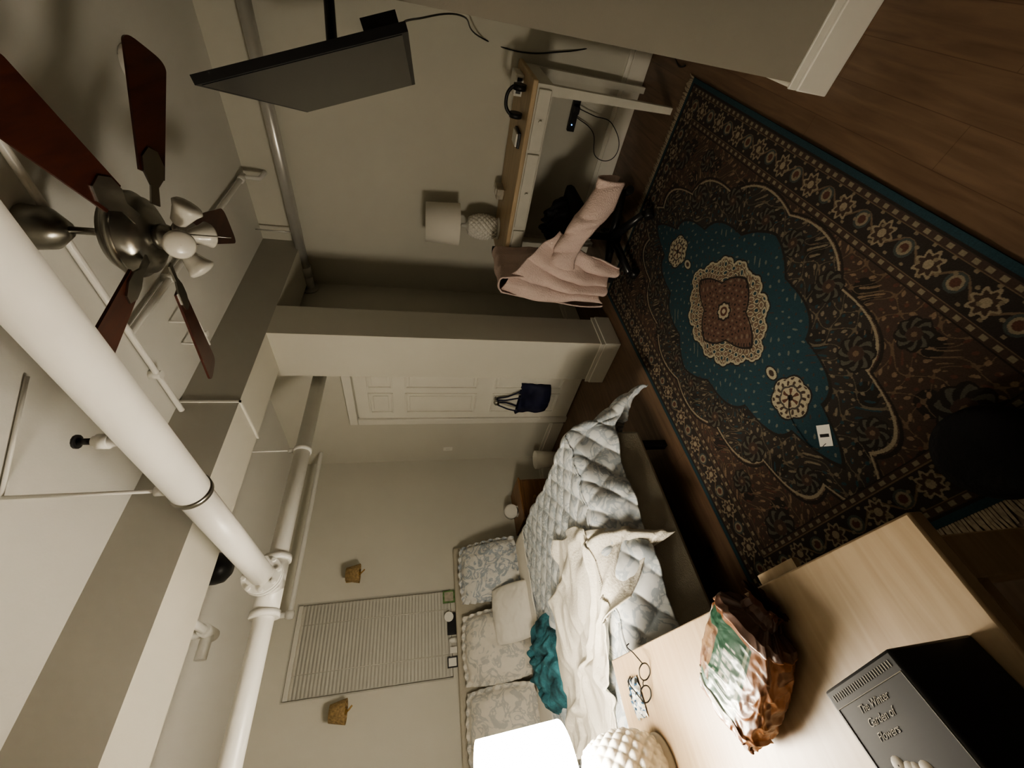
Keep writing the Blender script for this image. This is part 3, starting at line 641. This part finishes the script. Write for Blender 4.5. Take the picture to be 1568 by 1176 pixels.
# bread bag
bc=P(.035,.655,tz)
ax=Vector((-.55,.84,0)).normalized(); ay=Vector((ax.y,-ax.x,0))
L_,W_,H_=.15,.108,.095
nu,nv=260,260
vv=[];cc=[]
def ridge(x,y,z): return (1-min(1,abs(N(x,y,z))*2.4))
for j in range(nv+1):
    for i in range(nu+1):
        u=i/nu; v_=j/nv; l=(u*2-1); a_=v_*2*math.pi
        ca,sa=math.cos(a_),math.sin(a_)
        end=max(0,1-abs(l)**3.0)**.5
        if l<-.72: end=max(.0,.34+.10*math.cos((l+.72)*14)+1.2*max(0,abs(l)-.84))
        if l>.80: end=max(end,.40+.5*(l-.8))
        crumple=1 if abs(l)>.6 else .45
        cr=(.10*ridge(l*2.4,ca*1.6,sa*1.6)+.06*ridge(l*5,ca*3+3,sa*3))*crumple+.02*N(l*12,ca*6,sa*6)
        if abs(l)>.72: cr+=.25*abs(math.sin(a_*7+l*5))*min(1,(abs(l)-.72)*6)
        r=end*(.88+cr)
        zf=.5 if l>.8 else (.6 if l<-.75 else 1)
        yy=W_*r*math.copysign(abs(ca)**.7,ca); zz=H_*.5*r*math.copysign(abs(sa)**.6,sa)*zf
        p=bc+ax*(l*L_*1.14+.012*N(ca*3,sa*3,l*3))+ay*yy+Vector((0,0,max(.002,H_*.5*min(1,end+.25)+zz)))
        vv.append(p)
        top=sa>.02
        k=N(l*3,ca*2.4,sa*2.4)
        c=(.30,.115,.038) if k>-.05 else (.17,.062,.022)
        if l<-.62: c=(.09,.035,.018)
        Yc=math.copysign(abs(ca)**.7,ca)
        if top and -.55<l<.60 and -.50<Yc<.90:
            c=(.012,.085,.045)
            if Yc>.44 and -.34<l<.50:
                c=(.32,.19,.10) if N(l*5,Yc*5,2)>-.12 else (.17,.085,.045)
            if -.12<Yc<.14 and -.32<l<.36 and math.sin(l*52)>-.45 and (abs(Yc)>.03 or math.sin(l*26)>0): c=(.55,.55,.48)
            if .24<Yc<.32 and -.20<l<.25 and math.sin(l*70)>-.2: c=(.40,.43,.34)
            if -.42<Yc<-.36: c=(.30,.36,.26)
        if top and .52<=l<.58 and Yc>-.40: c=(.10,.20,.16)
        if sa>-.6 and Yc>=.90 and -.45<l<.55: c=(.30,.02,.015) if l>-.05 else (.42,.38,.31)
        if top and .60<=l<.70 and Yc>-.45: c=(.50,.48,.42)
        cc.append((*c,1))
w_=nu+1; ff=[(j*w_+i,j*w_+i+1,(j+1)*w_+i+1,(j+1)*w_+i) for j in range(nv) for i in range(nu)]
bag=mk('bag_film',vv,ff,vcolmat('printed_plastic_film',.42,coat=.35,bump=.10),True); setcol(bag,cc)
group('bread_bag',[bag])
# dark gift box
g0x,g1x,g0y,g1y,gz0,gz1=-.21,.0135,.356,.454,tz,tz+.10
gb=[hbox('carton',(g0x,g0y,gz0),(g1x,g1y,gz1),M['bookd'],.004)]
k=0
yy=g0y+.008
while yy<g1y-.006:
    gb.append(hbox('stitch_%d'%k,(g1x-.011,yy,gz1),(g1x-.006,yy+.0009,gz1+.0004),M['creamprint'])); yy+=.0034; k+=1
def text(s,loc,size,rz,name):
    cu=bpy.data.curves.new(name,'FONT'); cu.body=s; cu.size=size; cu.extrude=.0002; cu.shear=.3; cu.materials.append(M['creamprint'])
    o=bpy.data.objects.new(name,cu); o.location=loc; o.rotation_euler=(0,0,rz); COL.objects.link(o); return o
for q,(s_,sz) in enumerate((("The Winter",.0125),("Garden of",.0125),("Flowers",.0125))):
    gb.append(text(s_,P(g1x-.026-.010*q,g1y-.026,gz1+.0003),sz,-math.pi/2,'title_%d'%q))
for q in range(11):
    aa=q*2*math.pi/11; r_=.016 if q%2 else .009
    gb.append(lathe('petal_%d'%q,[(.001,.0012),(.005*S,.0011),(.0065*S,.0002)],P(g1x-.078+r_*1.2*math.cos(aa),.418+r_*math.sin(aa),gz1),M['creamprint'],seg=14))
gb.append(tube('border',[P(g1x-.016,g0y+.004,gz1+.0003),P(g0x+.01,g0y+.004,gz1+.0003),P(g0x+.01,g1y-.004,gz1+.0003),P(g1x-.016,g1y-.004,gz1+.0003),P(g1x-.016,g0y+.004,gz1+.0003)],.0005,M['creamprint'],False))
g=group('gift_box',gb); pv=P(g1x,g0y,0); ra=math.radians(13)
Rm=Matrix.Rotation(ra,4,'Z'); g.rotation_euler=(0,0,ra); g.location=pv-(Rm@pv)
# snack packet and eyeglasses
def pk(u,v_):
    x=(-.005+.075*u)*S; y=(1.09+.055*v_)*S
    return Vector((x+.01*N(u*4,v_*4,3),y,tz*S+.006+.018*(max(0,math.sin(u*math.pi)*math.sin(v_*math.pi)))**.5+.006*N(u*9,v_*9,1)))
o=grid('foil',40,30,pk,vcolmat('printed_foil',.25,coat=.6))
cols=[]
for j in range(31):
    for i in range(41):
        n_=N(i*.16,j*.2,4); c=(.60,.60,.56) if n_>-.05 else ((.03,.10,.20) if n_>-.25 else (.02,.02,.02)); cols.append((*c,1))
setcol(o,cols); group('snack_packet',[o])
gl=[]
for k in (-1,1):
    gl.append(tube('rim_%d'%(k+1),[(k*.034+.026*math.cos(t*math.pi/4),0,.022+.019*math.sin(t*math.pi/4)) for t in range(8)],.0022,M['black'],True,True))
    gl.append(tube('temple_%d'%(k+1),[(k*.060,0,.028),(k*.062,.06,.026),(k*.058,.115,.022),(k*.055,.135,.004)],.002,M['black']))
gl.append(tube('bridge',[(-.009,0,.026),(0,-.002,.031),(.009,0,.026)],.002,M['black']))
g=group('eyeglasses',gl); g.location=P(.052,1.03,tz)+Vector((0,0,.0012)); g.rotation_euler=(0,0,math.radians(-35))
# black floor pouf
group('black_pouf',[lathe('cushion',[(.001,.09*S),(.05*S,.088*S),(.072*S,.078*S),(.080*S,.05*S),(.075*S,.02*S),(.055*S,.011),(.001,.011)],P(.25,.437,0),M['blackfab'])])
# ---------------------------------------------------------------- world
w=bpy.data.worlds.new('world'); bpy.context.scene.world=w; w.use_nodes=True
w.node_tree.nodes['Background'].inputs['Color'].default_value=(.9,.85,.75,1); w.node_tree.nodes['Background'].inputs['Strength'].default_value=.02
# ---------------------------------------------------------------- camera
fpx,th,ro,al=620.3,math.radians(12.72),math.radians(.48),math.radians(47.93)
F=Vector((math.cos(th)*math.cos(al),math.cos(th)*math.sin(al),-math.sin(th))); R=Vector((math.sin(al),-math.cos(al),0)); U=R.cross(F)
R2=R*math.cos(ro)+U*math.sin(ro); U2=-R*math.sin(ro)+U*math.cos(ro)
cam=bpy.data.cameras.new('camera'); cam.sensor_width=36; cam.lens=fpx/1568*36; cam.clip_start=.02
co_=bpy.data.objects.new('camera',cam); COL.objects.link(co_)
mw=Matrix.Identity(4)
for i in range(3): mw[i][0]=-U2[i]; mw[i][1]=R2[i]; mw[i][2]=-F[i]; mw[i][3]=(0,0,S)[i]
co_.matrix_world=mw
bpy.context.scene.camera=co_
vs=bpy.context.scene.view_settings
try:
    vs.view_transform='AgX'; vs.exposure=1.4
    vs.look='AgX - Medium High Contrast'
except Exception as ex: print(ex)
